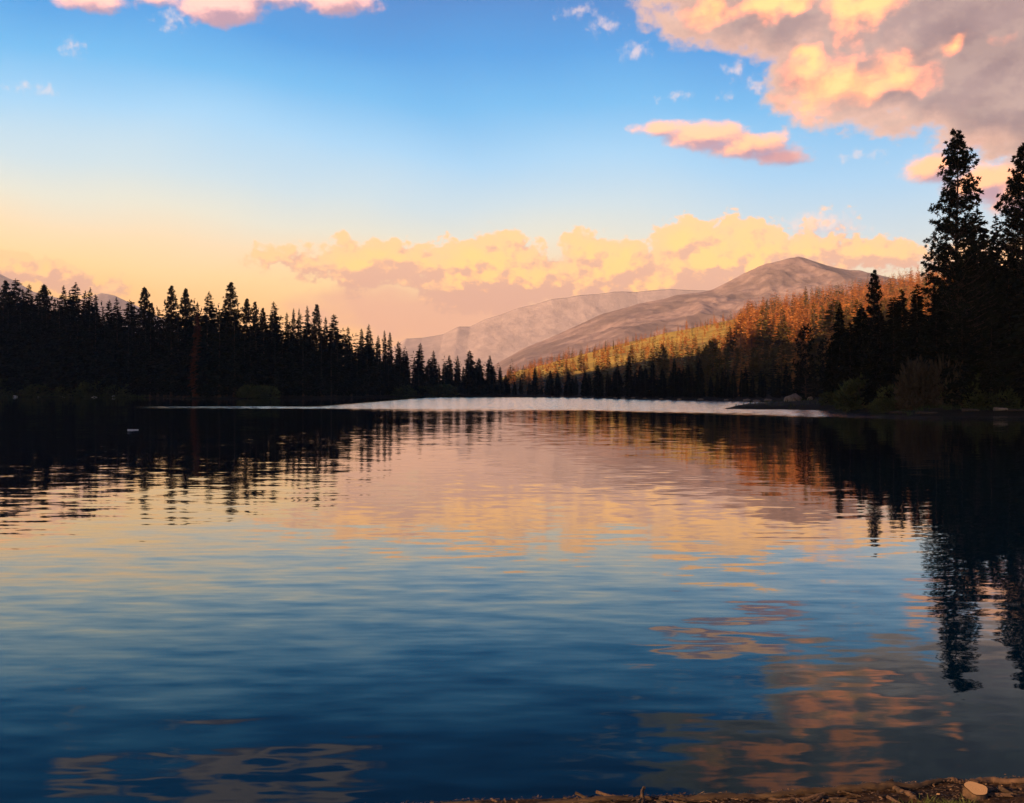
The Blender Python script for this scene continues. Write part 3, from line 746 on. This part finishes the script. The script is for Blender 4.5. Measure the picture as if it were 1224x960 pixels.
# ------------------------------------------------------------------ right bank: big trees
HERO = [(0.08, 2.2), (0.2, 3.1), (0.35, 3.2), (0.5, 2.8), (0.62, 2.35), (0.75, 1.95), (0.86, 1.5), (0.94, 0.8), (1.0, 0.15)]
q, tr_ = pine_tree_mesh(26, 41, HERO, levels=50, per=8, tr=0.37, blades=20, base=0.08, gap=0.07)
HV1 = (quads_to_mesh('crown', q, [M['pine']]), mesh_np('trunk', tr_[0], tr_[1], M['bark'], smooth=True), 26, 3.5)
HERO2 = [(0.05, 2.4), (0.2, 3.6), (0.45, 3.4), (0.65, 2.7), (0.8, 1.8), (0.92, 0.9), (1.0, 0.15)]
q, tr_ = pine_tree_mesh(26, 57, HERO2, levels=50, per=8, tr=0.38, blades=20, base=0.08, gap=0.07)
HV2 = (quads_to_mesh('crown', q, [M['pine']]), mesh_np('trunk', tr_[0], tr_[1], M['bark'], smooth=True), 26, 3.8)
LAY = [(0.08, 2.2), (0.2, 3.3), (0.4, 3.0), (0.55, 1.9), (0.8, 1.6), (0.92, 1.2), (1.0, 0.3)]
q, tr_ = pine_tree_mesh(14, 63, LAY, levels=15, per=6, tr=0.42, blades=15, base=0.14, gap=0.1)
HV3 = (quads_to_mesh('crown', q, [M['pine']]), mesh_np('trunk', tr_[0], tr_[1], M['bark'], smooth=True), 14, 3.2)
DENSE = []
for i, (r, shp) in enumerate([(4.8, .5), (4.0, .52), (5.4, .5)]):
    cr = quads_to_mesh('crown', fir_crown(26, r, 1200 + i, levels=64, per=11, sprays=10, shape=shp, rag=.32), [M['fir']])
    tv, tf = fir_trunk(26, 1300 + i, 9); DENSE.append((cr, mesh_np('trunk', tv, tf, M['bark'], smooth=True), 26, r))
put_px('pine_tree', HV1, 1144, 160, 97, label='tallest pine on the right bank, tufted crown black against the sky')
put_px('pine_tree', HV2, 1224, 174, 98, label='tall tufted pine cut off by the right edge of the picture')
RIGHT = [  # px, py, Y, variant, width, name, label
 (1168, 250, 104, DENSE[1], .95, 'fir_tree', 'dense dark fir just right of the tallest pine, about two thirds its height'),
 (1190, 256, 112, FIRV[5], .75, 'fir_tree', 'thin feathery young fir showing between the two tall pines'),
 (1206, 300, 96, DENSE[0], .9, 'fir_tree', 'dense dark fir filling the space between the two tall right pines'),
 (1119, 352, 95, DENSE[2], .9, 'fir_tree', 'broad dark fir low in front of the tallest pine, on its left'),
 (1096, 340, 108, DENSE[1], .95, 'fir_tree', 'pointed dark fir left of the tallest pine, highest of the dark cluster'),
 (1078, 346, 112, DENSE[0], .8, 'fir_tree', 'dark fir in the right cluster, between the two pointed firs'),
 (1068, 356, 100, DENSE[1], .95, 'fir_tree', 'pointed dark fir in the right cluster below the round crowned pine'),
 (1030, 366, 118, DENSE[2], .9, 'fir_tree', 'broad dark fir in the right cluster, under the sunlit hill crest'),
 (1004, 363, 122, DENSE[1], .85, 'fir_tree', 'leftmost tall dark fir of the right cluster, narrow and blunt topped'),
 (1016, 385, 112, DENSE[0], .9, 'fir_tree', 'shorter dark fir between the blunt topped fir and its broad neighbour'),
 (1052, 372, 104, DENSE[2], .9, 'fir_tree', 'wide dark fir at the centre of the right cluster'),
 (994, 408, 120, DENSE[0], .8, 'fir_tree', 'short dark fir at the left foot of the right cluster'),
 (1238, 300, 92, DENSE[2], 1, 'fir_tree', 'dark fir at the very right edge below the cut off pine'),
 (1150, 372, 92, DENSE[0], 1, 'fir_tree', 'dark fir directly under the crown of the tallest pine'),
 (1185, 380, 91, DENSE[1], 1.1, 'fir_tree', 'dark fir low on the right bank under the feathery young fir'),
 (963, 393, 150, HV3, 1.0, 'pine_tree', 'lone layered pine on the point, dark against the sunlit hill'),
 (985, 408, 140, HV3, .9, 'pine_tree', 'smaller layered pine just right of the lone pine on the point'),
 (1045, 324, 128, PINEV[1], .85, 'pine_tree', 'round crowned dark pine rising behind the right cluster beside the hill crest')]
for px, py, Y, V, w, nm, lab in RIGHT: put_px(nm, V, px, py, Y, wid=w, label=lab)
for i in range(46):
    px = random.uniform(992, 1270); Y = random.uniform(104, 150)
    top = np.interp(px, [990, 1010, 1050, 1100, 1130, 1160, 1280], [430, 405, 395, 375, 330, 310, 300]) + random.uniform(0, 60)
    x = (px - CX) / F * Y
    if lake_dist([x], [Y])[0] < 2: continue
    put_px('fir_tree', DENSE[random.randrange(3)], px, top, Y, wid=random.uniform(.95, 1.25), label='dark fir inside the right bank woods, merged into the black mass', group='inner trees of the right bank')

# ------------------------------------------------------------------ bushes and banks
def leaf_dome(rx, ry, rz, n, leaf, seed, lobes=7):
    rng = np.random.default_rng(seed); Q = []
    L = [(rng.uniform(-.6, .6) * rx, rng.uniform(-.6, .6) * ry, rng.uniform(.15, .5) * rz, rng.uniform(.4, .65)) for _ in range(lobes)]
    for _ in range(n):
        lx, ly, lz, k = L[rng.integers(lobes)]
        v = rng.normal(size=3); v /= np.linalg.norm(v); rad = rng.uniform(.5, 1.05) ** .6
        p = np.array([lx + v[0] * rx * k * rad, ly + v[1] * ry * k * rad, max(.05, lz + v[2] * rz * k * rad)])
        d = v + np.array([rng.normal() * .4, rng.normal() * .4, .5 + rng.normal() * .4])
        Q.append(frond(p, d, leaf * rng.uniform(.6, 1.4), leaf * .22, rng, rng.uniform(-1.5, 1.5)))
    return np.array(Q)
def stems(rx, rz, seed, n=9):
    rng = np.random.default_rng(seed); P_ = []
    for _ in range(n):
        a = rng.uniform(0, 6.28); l = rng.uniform(.3, .75)
        P_.append(tube([(0.1 * math.cos(a), 0.1 * math.sin(a), -.2), (rx * .25 * l * math.cos(a), rx * .25 * l * math.sin(a), rz * .4), (rx * .6 * l * math.cos(a), rx * .6 * l * math.sin(a), rz * .85)], [.05, .035, .012], 5))
    return join(P_)
BUSH = []
for i in range(3):
    cr = leaf_dome(2, 2, 2, 2600, .30, 1400 + i); sv, sf = stems(2, 2, 1450 + i)
    BUSH.append((quads_to_mesh('foliage', cr, [M['willow']]), mesh_np('stem', sv, sf, M['bark'])))
BUSHB = recolour(BUSH[1][0], M['brownbush'])
def bush(px, Y, w, h, label, i=0, brown=False, group=None):
    x = (px - CX) / F * Y
    t = bpy.data.objects.new('bush', None); COL.objects.link(t)
    t.location = (x, Y, H(x, Y) - .15); t.rotation_euler = (0, 0, random.uniform(0, 6.28)); t.scale = (w / 3.0, w / 3.0, h / 1.75)
    tag(t, label, 'bush', group)
    link('stem', BUSH[i][1], t); link('foliage', BUSHB if brown else BUSH[i][0], t)
bush(1034, 108, 5.6, 2.9, 'large rounded grey green willow on the right bank by the point', 0)
bush(1082, 96, 3.6, 2.1, 'lower green willow just right of the largest rounded willow', 1)
bush(1112, 94, 4.6, 4.3, 'tall brown leaved bush under the tallest pine on the right bank', 1, True)
bush(1152, 93, 3.2, 2.9, 'slender green bush between the brown bush and the right edge trunks', 2)
bush(1000, 116, 3.0, 1.5, 'low dark bush at the neck of the point, left of the rounded willow', 2)
bush(1190, 91, 3.4, 1.6, 'low spreading bush at the water edge under the right edge pines', 0)
bush(1060, 97, 2.6, 1.3, 'small bush tucked between the two rounded green willows', 2)
for px, w, h, lab in [(14, 10, 4.6, 'wide grassy green bush on the left bank nearest the left edge'), (52, 11, 3.6, 'low spreading green bush on the left bank, behind the pale rocks'),
                      (92, 9, 3.4, 'low green bush on the left bank right of the widest one'), (118, 8, 4.8, 'upright olive bush at the left bank, tallest of the row'),
                      (150, 9, 4.0, 'rounded green bush at the right end of the left bank row'), (298, 8, 3.0, 'dim green rounded bush at the foot of the forest below the tallest pine'),
                      (312, 6, 3.2, 'smaller green bush touching the rounded bush below the tallest pine'), (513, 13, 4.2, 'broad low green bush at the water under the forest end'), (478, 9, 3.0, 'low dark bush at the water left of the broad low bush')]:
    bush(px, shoreY(px) + 2.5, w, h, lab, random.randrange(3))

def grass_patch(name, pts, hgt, wid, mat, seed, label=None, per=1, cat='grass'):
    rng = np.random.default_rng(seed); Q = []
    for x, y in pts:
        g = H(x, y)
        for _ in range(per):
            xx, yy = x + rng.normal() * hgt * .4, y + rng.normal() * hgt * .4
            a = rng.uniform(0, 6.28); l = hgt * rng.uniform(.5, 1.3); b_ = rng.normal(size=2) * .35 * l
            s = np.array([math.cos(a), math.sin(a), 0]) * wid
            p = np.array([xx, yy, g - .02]); m_ = p + np.array([b_[0] * .35, b_[1] * .35, l * .6]); e = p + np.array([b_[0], b_[1], l])
            Q.append([p - s, p + s, m_ + s * .7, m_ - s * .7]); Q.append([m_ - s * .7, m_ + s * .7, e + s * .08, e - s * .08])
    return tag(link(name, quads_to_mesh(name, np.array(Q), [mat])), label, cat, kind='stuff')
gp = []
for px in np.arange(-20, 175, .7):
    for _ in range(3):
        Y = shoreY(px) + random.uniform(.5, 6); gp.append(((px - CX) / F * Y, Y))
grass_patch('shore_grass', gp, .9, .10, M['grass'], 5, 'dim green grass along the left bank', 2)
gp = []
for px in np.arange(1070, 1250, 1.2):
    Y = 88.5 + random.uniform(0, 5); gp.append(((px - CX) / F * Y, Y))
for px in np.arange(872, 1010, 1.0):
    Y = 120 + random.uniform(-4, 12)
    x = (px - CX) / F * Y
    if lake_dist([x], [Y])[0] > .3: gp.append((x, Y))
grass_patch('bank_grass', gp, .35, .04, M['grass'], 6, 'short dark grass along the right bank and point', 3)

# ------------------------------------------------------------------ rocks
def stone_mat(name, a, bb):
    m, N, b = mat_new(name); t = N.n('ShaderNodeTexCoord'); n = N.noise(t.outputs['Object'], 2.5, 6, .65)
    N.set(b.inputs['Base Color'], N.mix(N.ss(n, .3, .7), a, bb)); b.inputs['Roughness'].default_value = .85
    bp = N.n('ShaderNodeBump'); bp.inputs['Strength'].default_value = .6; bp.inputs['Distance'].default_value = .1
    N.set(bp.inputs['Height'], n); N.set(b.inputs['Normal'], bp.outputs[0]); return m
M['granite'] = stone_mat('granite', (.16, .10, .055, 1), (.34, .23, .13, 1))
M['pale'] = stone_mat('pale_granite', (.5, .45, .4, 1), (.8, .75, .68, 1))
import bmesh
def rock_mesh(seed, sub=3, sharp=.35):
    bm = bmesh.new(); bmesh.ops.create_icosphere(bm, subdivisions=sub, radius=1)
    off = Vector((seed * 3.7, seed * 1.3, seed * 9.1))
    for v in bm.verts:
        d = v.co.normalized(); k = 1 + sharp * mnoise.fractal(d * 1.1 + off, 1.0, 2.0, 4)
        v.co = d * k
        if v.co.z < -.35: v.co.z = -.35
    me = bpy.data.meshes.new('rock'); bm.to_mesh(me); bm.free()
    me.polygons.foreach_set('use_smooth', np.ones(len(me.polygons), bool)); return me
ROCKS = [rock_mesh(i) for i in range(4)]
def rock(name, px, Y, sx_, sy_, sz, mat, label, i=0, dz=0, cat='rock', group=None, rz=0):
    me = ROCKS[i].copy(); me.materials.append(mat); x = (px - CX) / F * Y
    return tag(link(name, me, None, (x, Y, H(x, Y) + dz), rz, (sx_, sy_, sz)), label, cat, group)
rock('boulder', 948, 132, 1.15, 1.0, .85, M['granite'], 'large tan boulder on the point beside the lone layered pine', 0, .1, rz=2)
rock('rock', 968, 130, .4, .35, .4, M['granite'], 'small pale rock just right of the large tan boulder', 1, .1)
for k, (px, s, lab) in enumerate([(18, .9, 'bright pale rock at the left bank nearest the left edge'), (46, .6, 'small pale rock between the two brightest left bank rocks'), (75, .6, 'small pale rock on the left bank under the green bushes'),
                                  (113, .9, 'pale flat rock on the left bank below the olive bush'), (136, .7, 'rightmost small pale rock of the left bank')]):
    rock('rock', px, shoreY(px) + .6, s, s * .7, s * .55, M['pale'], lab, k % 4, .15)
for k, (px, s) in enumerate([(736, .8), (745, 1.1), (757, .9), (771, .7), (790, .8), (812, .9), (838, .9), (868, .8), (893, 1.2), (905, 1.0), (918, 1.3), (700, .7), (672, .8), (660, .6)]):
    o = rock('rock', px, shoreY(px) + .8, s * .8, s * .6, s * .28, M['granite'], 'low tan rock on the shaded far shore, one of a broken line', k % 4, .1, group='rocks along the far shore', rz=k)

def log_mesh(L, r, seed, mat, end=None, bend=.06, k=12):
    rng = np.random.default_rng(seed); n = 14
    pts = [(-L / 2 + L * i / (n - 1), bend * L * math.sin(i * .45 + seed) * .4 + rng.normal() * r * .08, rng.normal() * r * .08) for i in range(n)]
    v, f = tube(pts, [r * (1 - .35 * i / n) * rng.uniform(.9, 1.1) for i in range(n)], k)
    me = mesh_np('log', v, [tuple(q) for q in f] + [tuple(range(k))[::-1], tuple(range(len(v) - k, len(v)))], mat, smooth=False)
    return me
m, N, b = mat_new('bark_flakes'); geo = N.n('ShaderNodeNewGeometry')
n = N.noise(geo.outputs['Position'], 6.0, 4, .6); n2 = geo.outputs['Random Per Island']
N.set(b.inputs['Base Color'], N.ramp(N.m('MULTIPLY', n, N.m('MULTIPLY_ADD', n2, .9, .45)), [(.22, (.012, .007, .004, 1)), (.45, (.05, .026, .013, 1)), (.62, (.16, .09, .045, 1)), (.75, (.30, .18, .09, 1))])); b.inputs['Roughness'].default_value = .9
M['flakes'] = m
m, N, b = mat_new('drift_wood'); t = N.n('ShaderNodeTexCoord')
nz = N.noise(N.v('MULTIPLY', t.outputs['Object'], (2, 14, 14)), 1.5, 6, .7)
N.set(b.inputs['Base Color'], N.ramp(nz, [(.3, (.018, .010, .006, 1)), (.55, (.062, .034, .016, 1)), (.75, (.20, .12, .055, 1))])); b.inputs['Roughness'].default_value = .9
bp = N.n('ShaderNodeBump'); bp.inputs['Strength'].default_value = .6; bp.inputs['Distance'].default_value = .01; N.set(bp.inputs['Height'], nz); N.set(b.inputs['Normal'], bp.outputs[0])
M['wood'] = m
for px, L, r, lab in [(1079, 2.4, .12, 'bleached log lying at the right bank below the rounded willow'), (1108, 2.0, .13, 'brown log at the water edge below the brown bush'), (1160, 1.6, .14, 'short tan log on the right bank under the slender bush'),
                      (1196, 1.1, .17, 'brightest pale log at the water edge under the right edge pines'), (1212, 1.6, .10, 'thin pale log right of the brightest log, nearest the right edge')]:
    Y = 88.2; x = (px - CX) / F * Y
    for _ in range(60):
        if lake_dist([x], [Y])[0] < .25: Y += .15; x = (px - CX) / F * Y
    tag(link('log', log_mesh(L, r, px, M['granite' if px == 1196 else 'wood']), None, (x, Y, H(x, Y) + r * .8), random.uniform(-.2, .2)), lab, 'log')
Y = 56.0; x = (159 - CX) / F * Y  # solid pale piece stands in for a bright streak on the water
tag(link('water_glint', log_mesh(.6, .035, 5, M['pale']), None, (x, Y, .02), 0.0), 'short pale glint on the dark water at left, made as a stick', 'stick')

# ------------------------------------------------------------------ foreground shore
def at(px, py, z=0.1):
    Y = (z - EYE) / ((HY - py) / F); return ((px - CX) / F * Y, Y)
x, y = at(1167, 934, .13)
# sawn stump with a pale top
rng = np.random.default_rng(3); k = 22; rings = []
prof = [(-.10, 1.6), (-.05, 1.32), (-.015, 1.12), (.012, 1.0), (.028, 1.0)]
sv = []
lobes = [1 + .07 * math.sin(3 * a + 1) + .05 * math.sin(5 * a) for a in np.linspace(0, 2 * math.pi, k, endpoint=False)]
tilt = lambda px_, py_: -0.04 * px_ + 0.24 * py_
for iz, (z, rr_) in enumerate(prof):
    for j in range(k):
        a = 2 * math.pi * j / k; r0 = .058 * rr_ * lobes[j] * (1 + (.05 * rng.normal() if iz < 4 else 0))
        X_, Y_ = r0 * math.cos(a), r0 * math.sin(a)
        sv.append((X_, Y_, z + (tilt(X_, Y_) if iz >= 3 else 0)))
sf = [(i * k + j, i * k + (j + 1) % k, (i + 1) * k + (j + 1) % k, (i + 1) * k + j) for i in range(len(prof) - 1) for j in range(k)]
st = bpy.data.objects.new('tree_stump', None); COL.objects.link(st); st.location = (x, y, H(x, y) + .014)
tag(st, 'small sawn stump with a pale tan top at the bottom right shore', 'stump')
link('bark', mesh_np('bark', sv, sf, M['flakes']), st)
m, N, b = mat_new('sawn_wood'); t = N.n('ShaderNodeTexCoord')
rad = N.v('LENGTH', t.outputs['Object']); rg = N.m('SINE', N.m('MULTIPLY', N.m('ADD', rad, N.m('MULTIPLY', N.noise(t.outputs['Object'], 25, 3), .012)), 900))
N.set(b.inputs['Base Color'], N.mix(N.m('MULTIPLY_ADD', rg, .2, .3), (.62, .37, .16, 1), (.40, .22, .085, 1))); b.inputs['Roughness'].default_value = .7
M['sawn'] = m
cv = [(0, 0, .030)]
for fr in (.5, .97):
    for j in range(k):
        a = 2 * math.pi * j / k; r0 = .058 * fr * lobes[j]; X_, Y_ = r0 * math.cos(a), r0 * math.sin(a); cv.append((X_, Y_, .0305 + tilt(X_, Y_)))
cf = [(0, 1 + j, 1 + (j + 1) % k) for j in range(k)] + [(1 + j, 1 + k + j, 1 + k + (j + 1) % k, 1 + (j + 1) % k) for j in range(k)]
link('cut_top', mesh_np('cut_top', cv, cf, M['sawn']), st)

# long weathered root along the water line, with sticks and bark around it
def polytube(name, pxs, rad, mat, label, cat, seed, k=10, lift=.6):
    rng = np.random.default_rng(seed); P_ = []
    for (px, py) in pxs:
        xx, yy = at(px, py, .06); P_.append((xx, yy))
    P_ = np.array(P_); t0 = np.linspace(0, 1, len(P_)); t1 = np.linspace(0, 1, 70)
    xs, ys = np.interp(t1, t0, P_[:, 0]), np.interp(t1, t0, P_[:, 1])
    pts = [(a, b_ + rng.normal() * .002, max(.0, H(a, b_)) + rad * lift + rng.normal() * .0015) for a, b_ in zip(xs, ys)]
    rr_ = [rad * (.8 + .3 * math.sin(i * .09 + seed) ** 2 + rng.normal() * .03) * min(1, .25 + i / 10, .25 + (69 - i) / 10) for i in range(70)]
    v, f = tube(pts, rr_, k); v = v + rng.normal(size=v.shape) * rad * .05
    return tag(link(name, mesh_np(name, v, f, mat, smooth=True)), label, cat)
polytube('driftwood_root', [(800, 951), (880, 948), (960, 944), (1040, 940), (1090, 937), (1135, 930)], .022, M['wood'], 'long weathered root lying along the water line left of the stump', 'driftwood', 4)
polytube('driftwood_branch', [(480, 957), (540, 955), (610, 957), (690, 955), (780, 953)], .014, M['wood'], 'thin brown branch half sunk at the bottom centre water line', 'driftwood', 6)
polytube('driftwood_branch', [(1130, 929), (1150, 930), (1185, 926), (1224, 933), (1260, 936)], .018, M['bark'], 'dark branch passing behind the sawn stump to the right edge', 'driftwood', 8)
polytube('driftwood_branch', [(1062, 936), (1080, 946), (1096, 958)], .014, M['bark'], 'short dark crooked stick pointing at the camera left of the stump', 'driftwood', 9)
STK = [log_mesh(1.0, .05, 70 + i, mt, k=6, bend=.10) for i, mt in enumerate([M['wood'], M['bark'], M['wood']])]
rs = random.Random(5)
n = 0
while n < 46:
    px, py = rs.uniform(640, 1222), rs.uniform(926, 961)
    xx, yy = at(px, py, .08)
    if lake_dist([xx], [yy])[0] < .03: continue
    L = rs.uniform(.05, .22)
    o = link('stick', STK[rs.randrange(3)], None, (xx, yy, H(xx, yy) + .008), rs.gauss(0, .5), (L, L * rs.uniform(.8, 1.5), L * rs.uniform(.8, 1.5)))
    o.rotation_euler.y = rs.gauss(0, .12)
    tag(o, 'small brown stick among the bark litter on the near shore', 'stick', 'sticks littering the near shore'); n += 1
# bark flakes and needles: nobody could count them
Q = []; r_ = np.random.default_rng(77)
XX = r_.uniform(-1.2, 3.2, 9000); YY = r_.uniform(4.85, 5.9, 9000); D = lake_dist(XX, YY)
sel = D > .01; XX, YY = XX[sel], YY[sel]; ZZ = height(XX, YY)
for a, b_, z in zip(XX, YY, ZZ):
    th = r_.normal() * .9; L = r_.uniform(.006, .022) * (2.2 if r_.random() < .08 else 1); w = r_.uniform(.0012, .005); d = np.array([math.cos(th), math.sin(th), r_.normal() * .12]) * L; s = np.array([-math.sin(th), math.cos(th), r_.normal() * .3]) * w
    p = np.array([a, b_, z + .006 + abs(r_.normal()) * .006]); Q.append([p - s, p + d - s * .6, p + d + s * .6, p + s])
tag(link('bark_litter', quads_to_mesh('bark_litter', np.array(Q), [M['flakes']])), 'bark flakes and needles strewn over the near shore', 'litter', kind='stuff')
gp = []
for _ in range(500):
    px, py = 1135 + random.gauss(0, 22), 962 + random.gauss(0, 5); gp.append(at(px, py, .1))
grass_patch('grass_tuft', gp, .05, .0022, M['grass'], 9, 'small dark green tuft of grass below the sawn stump', 4)
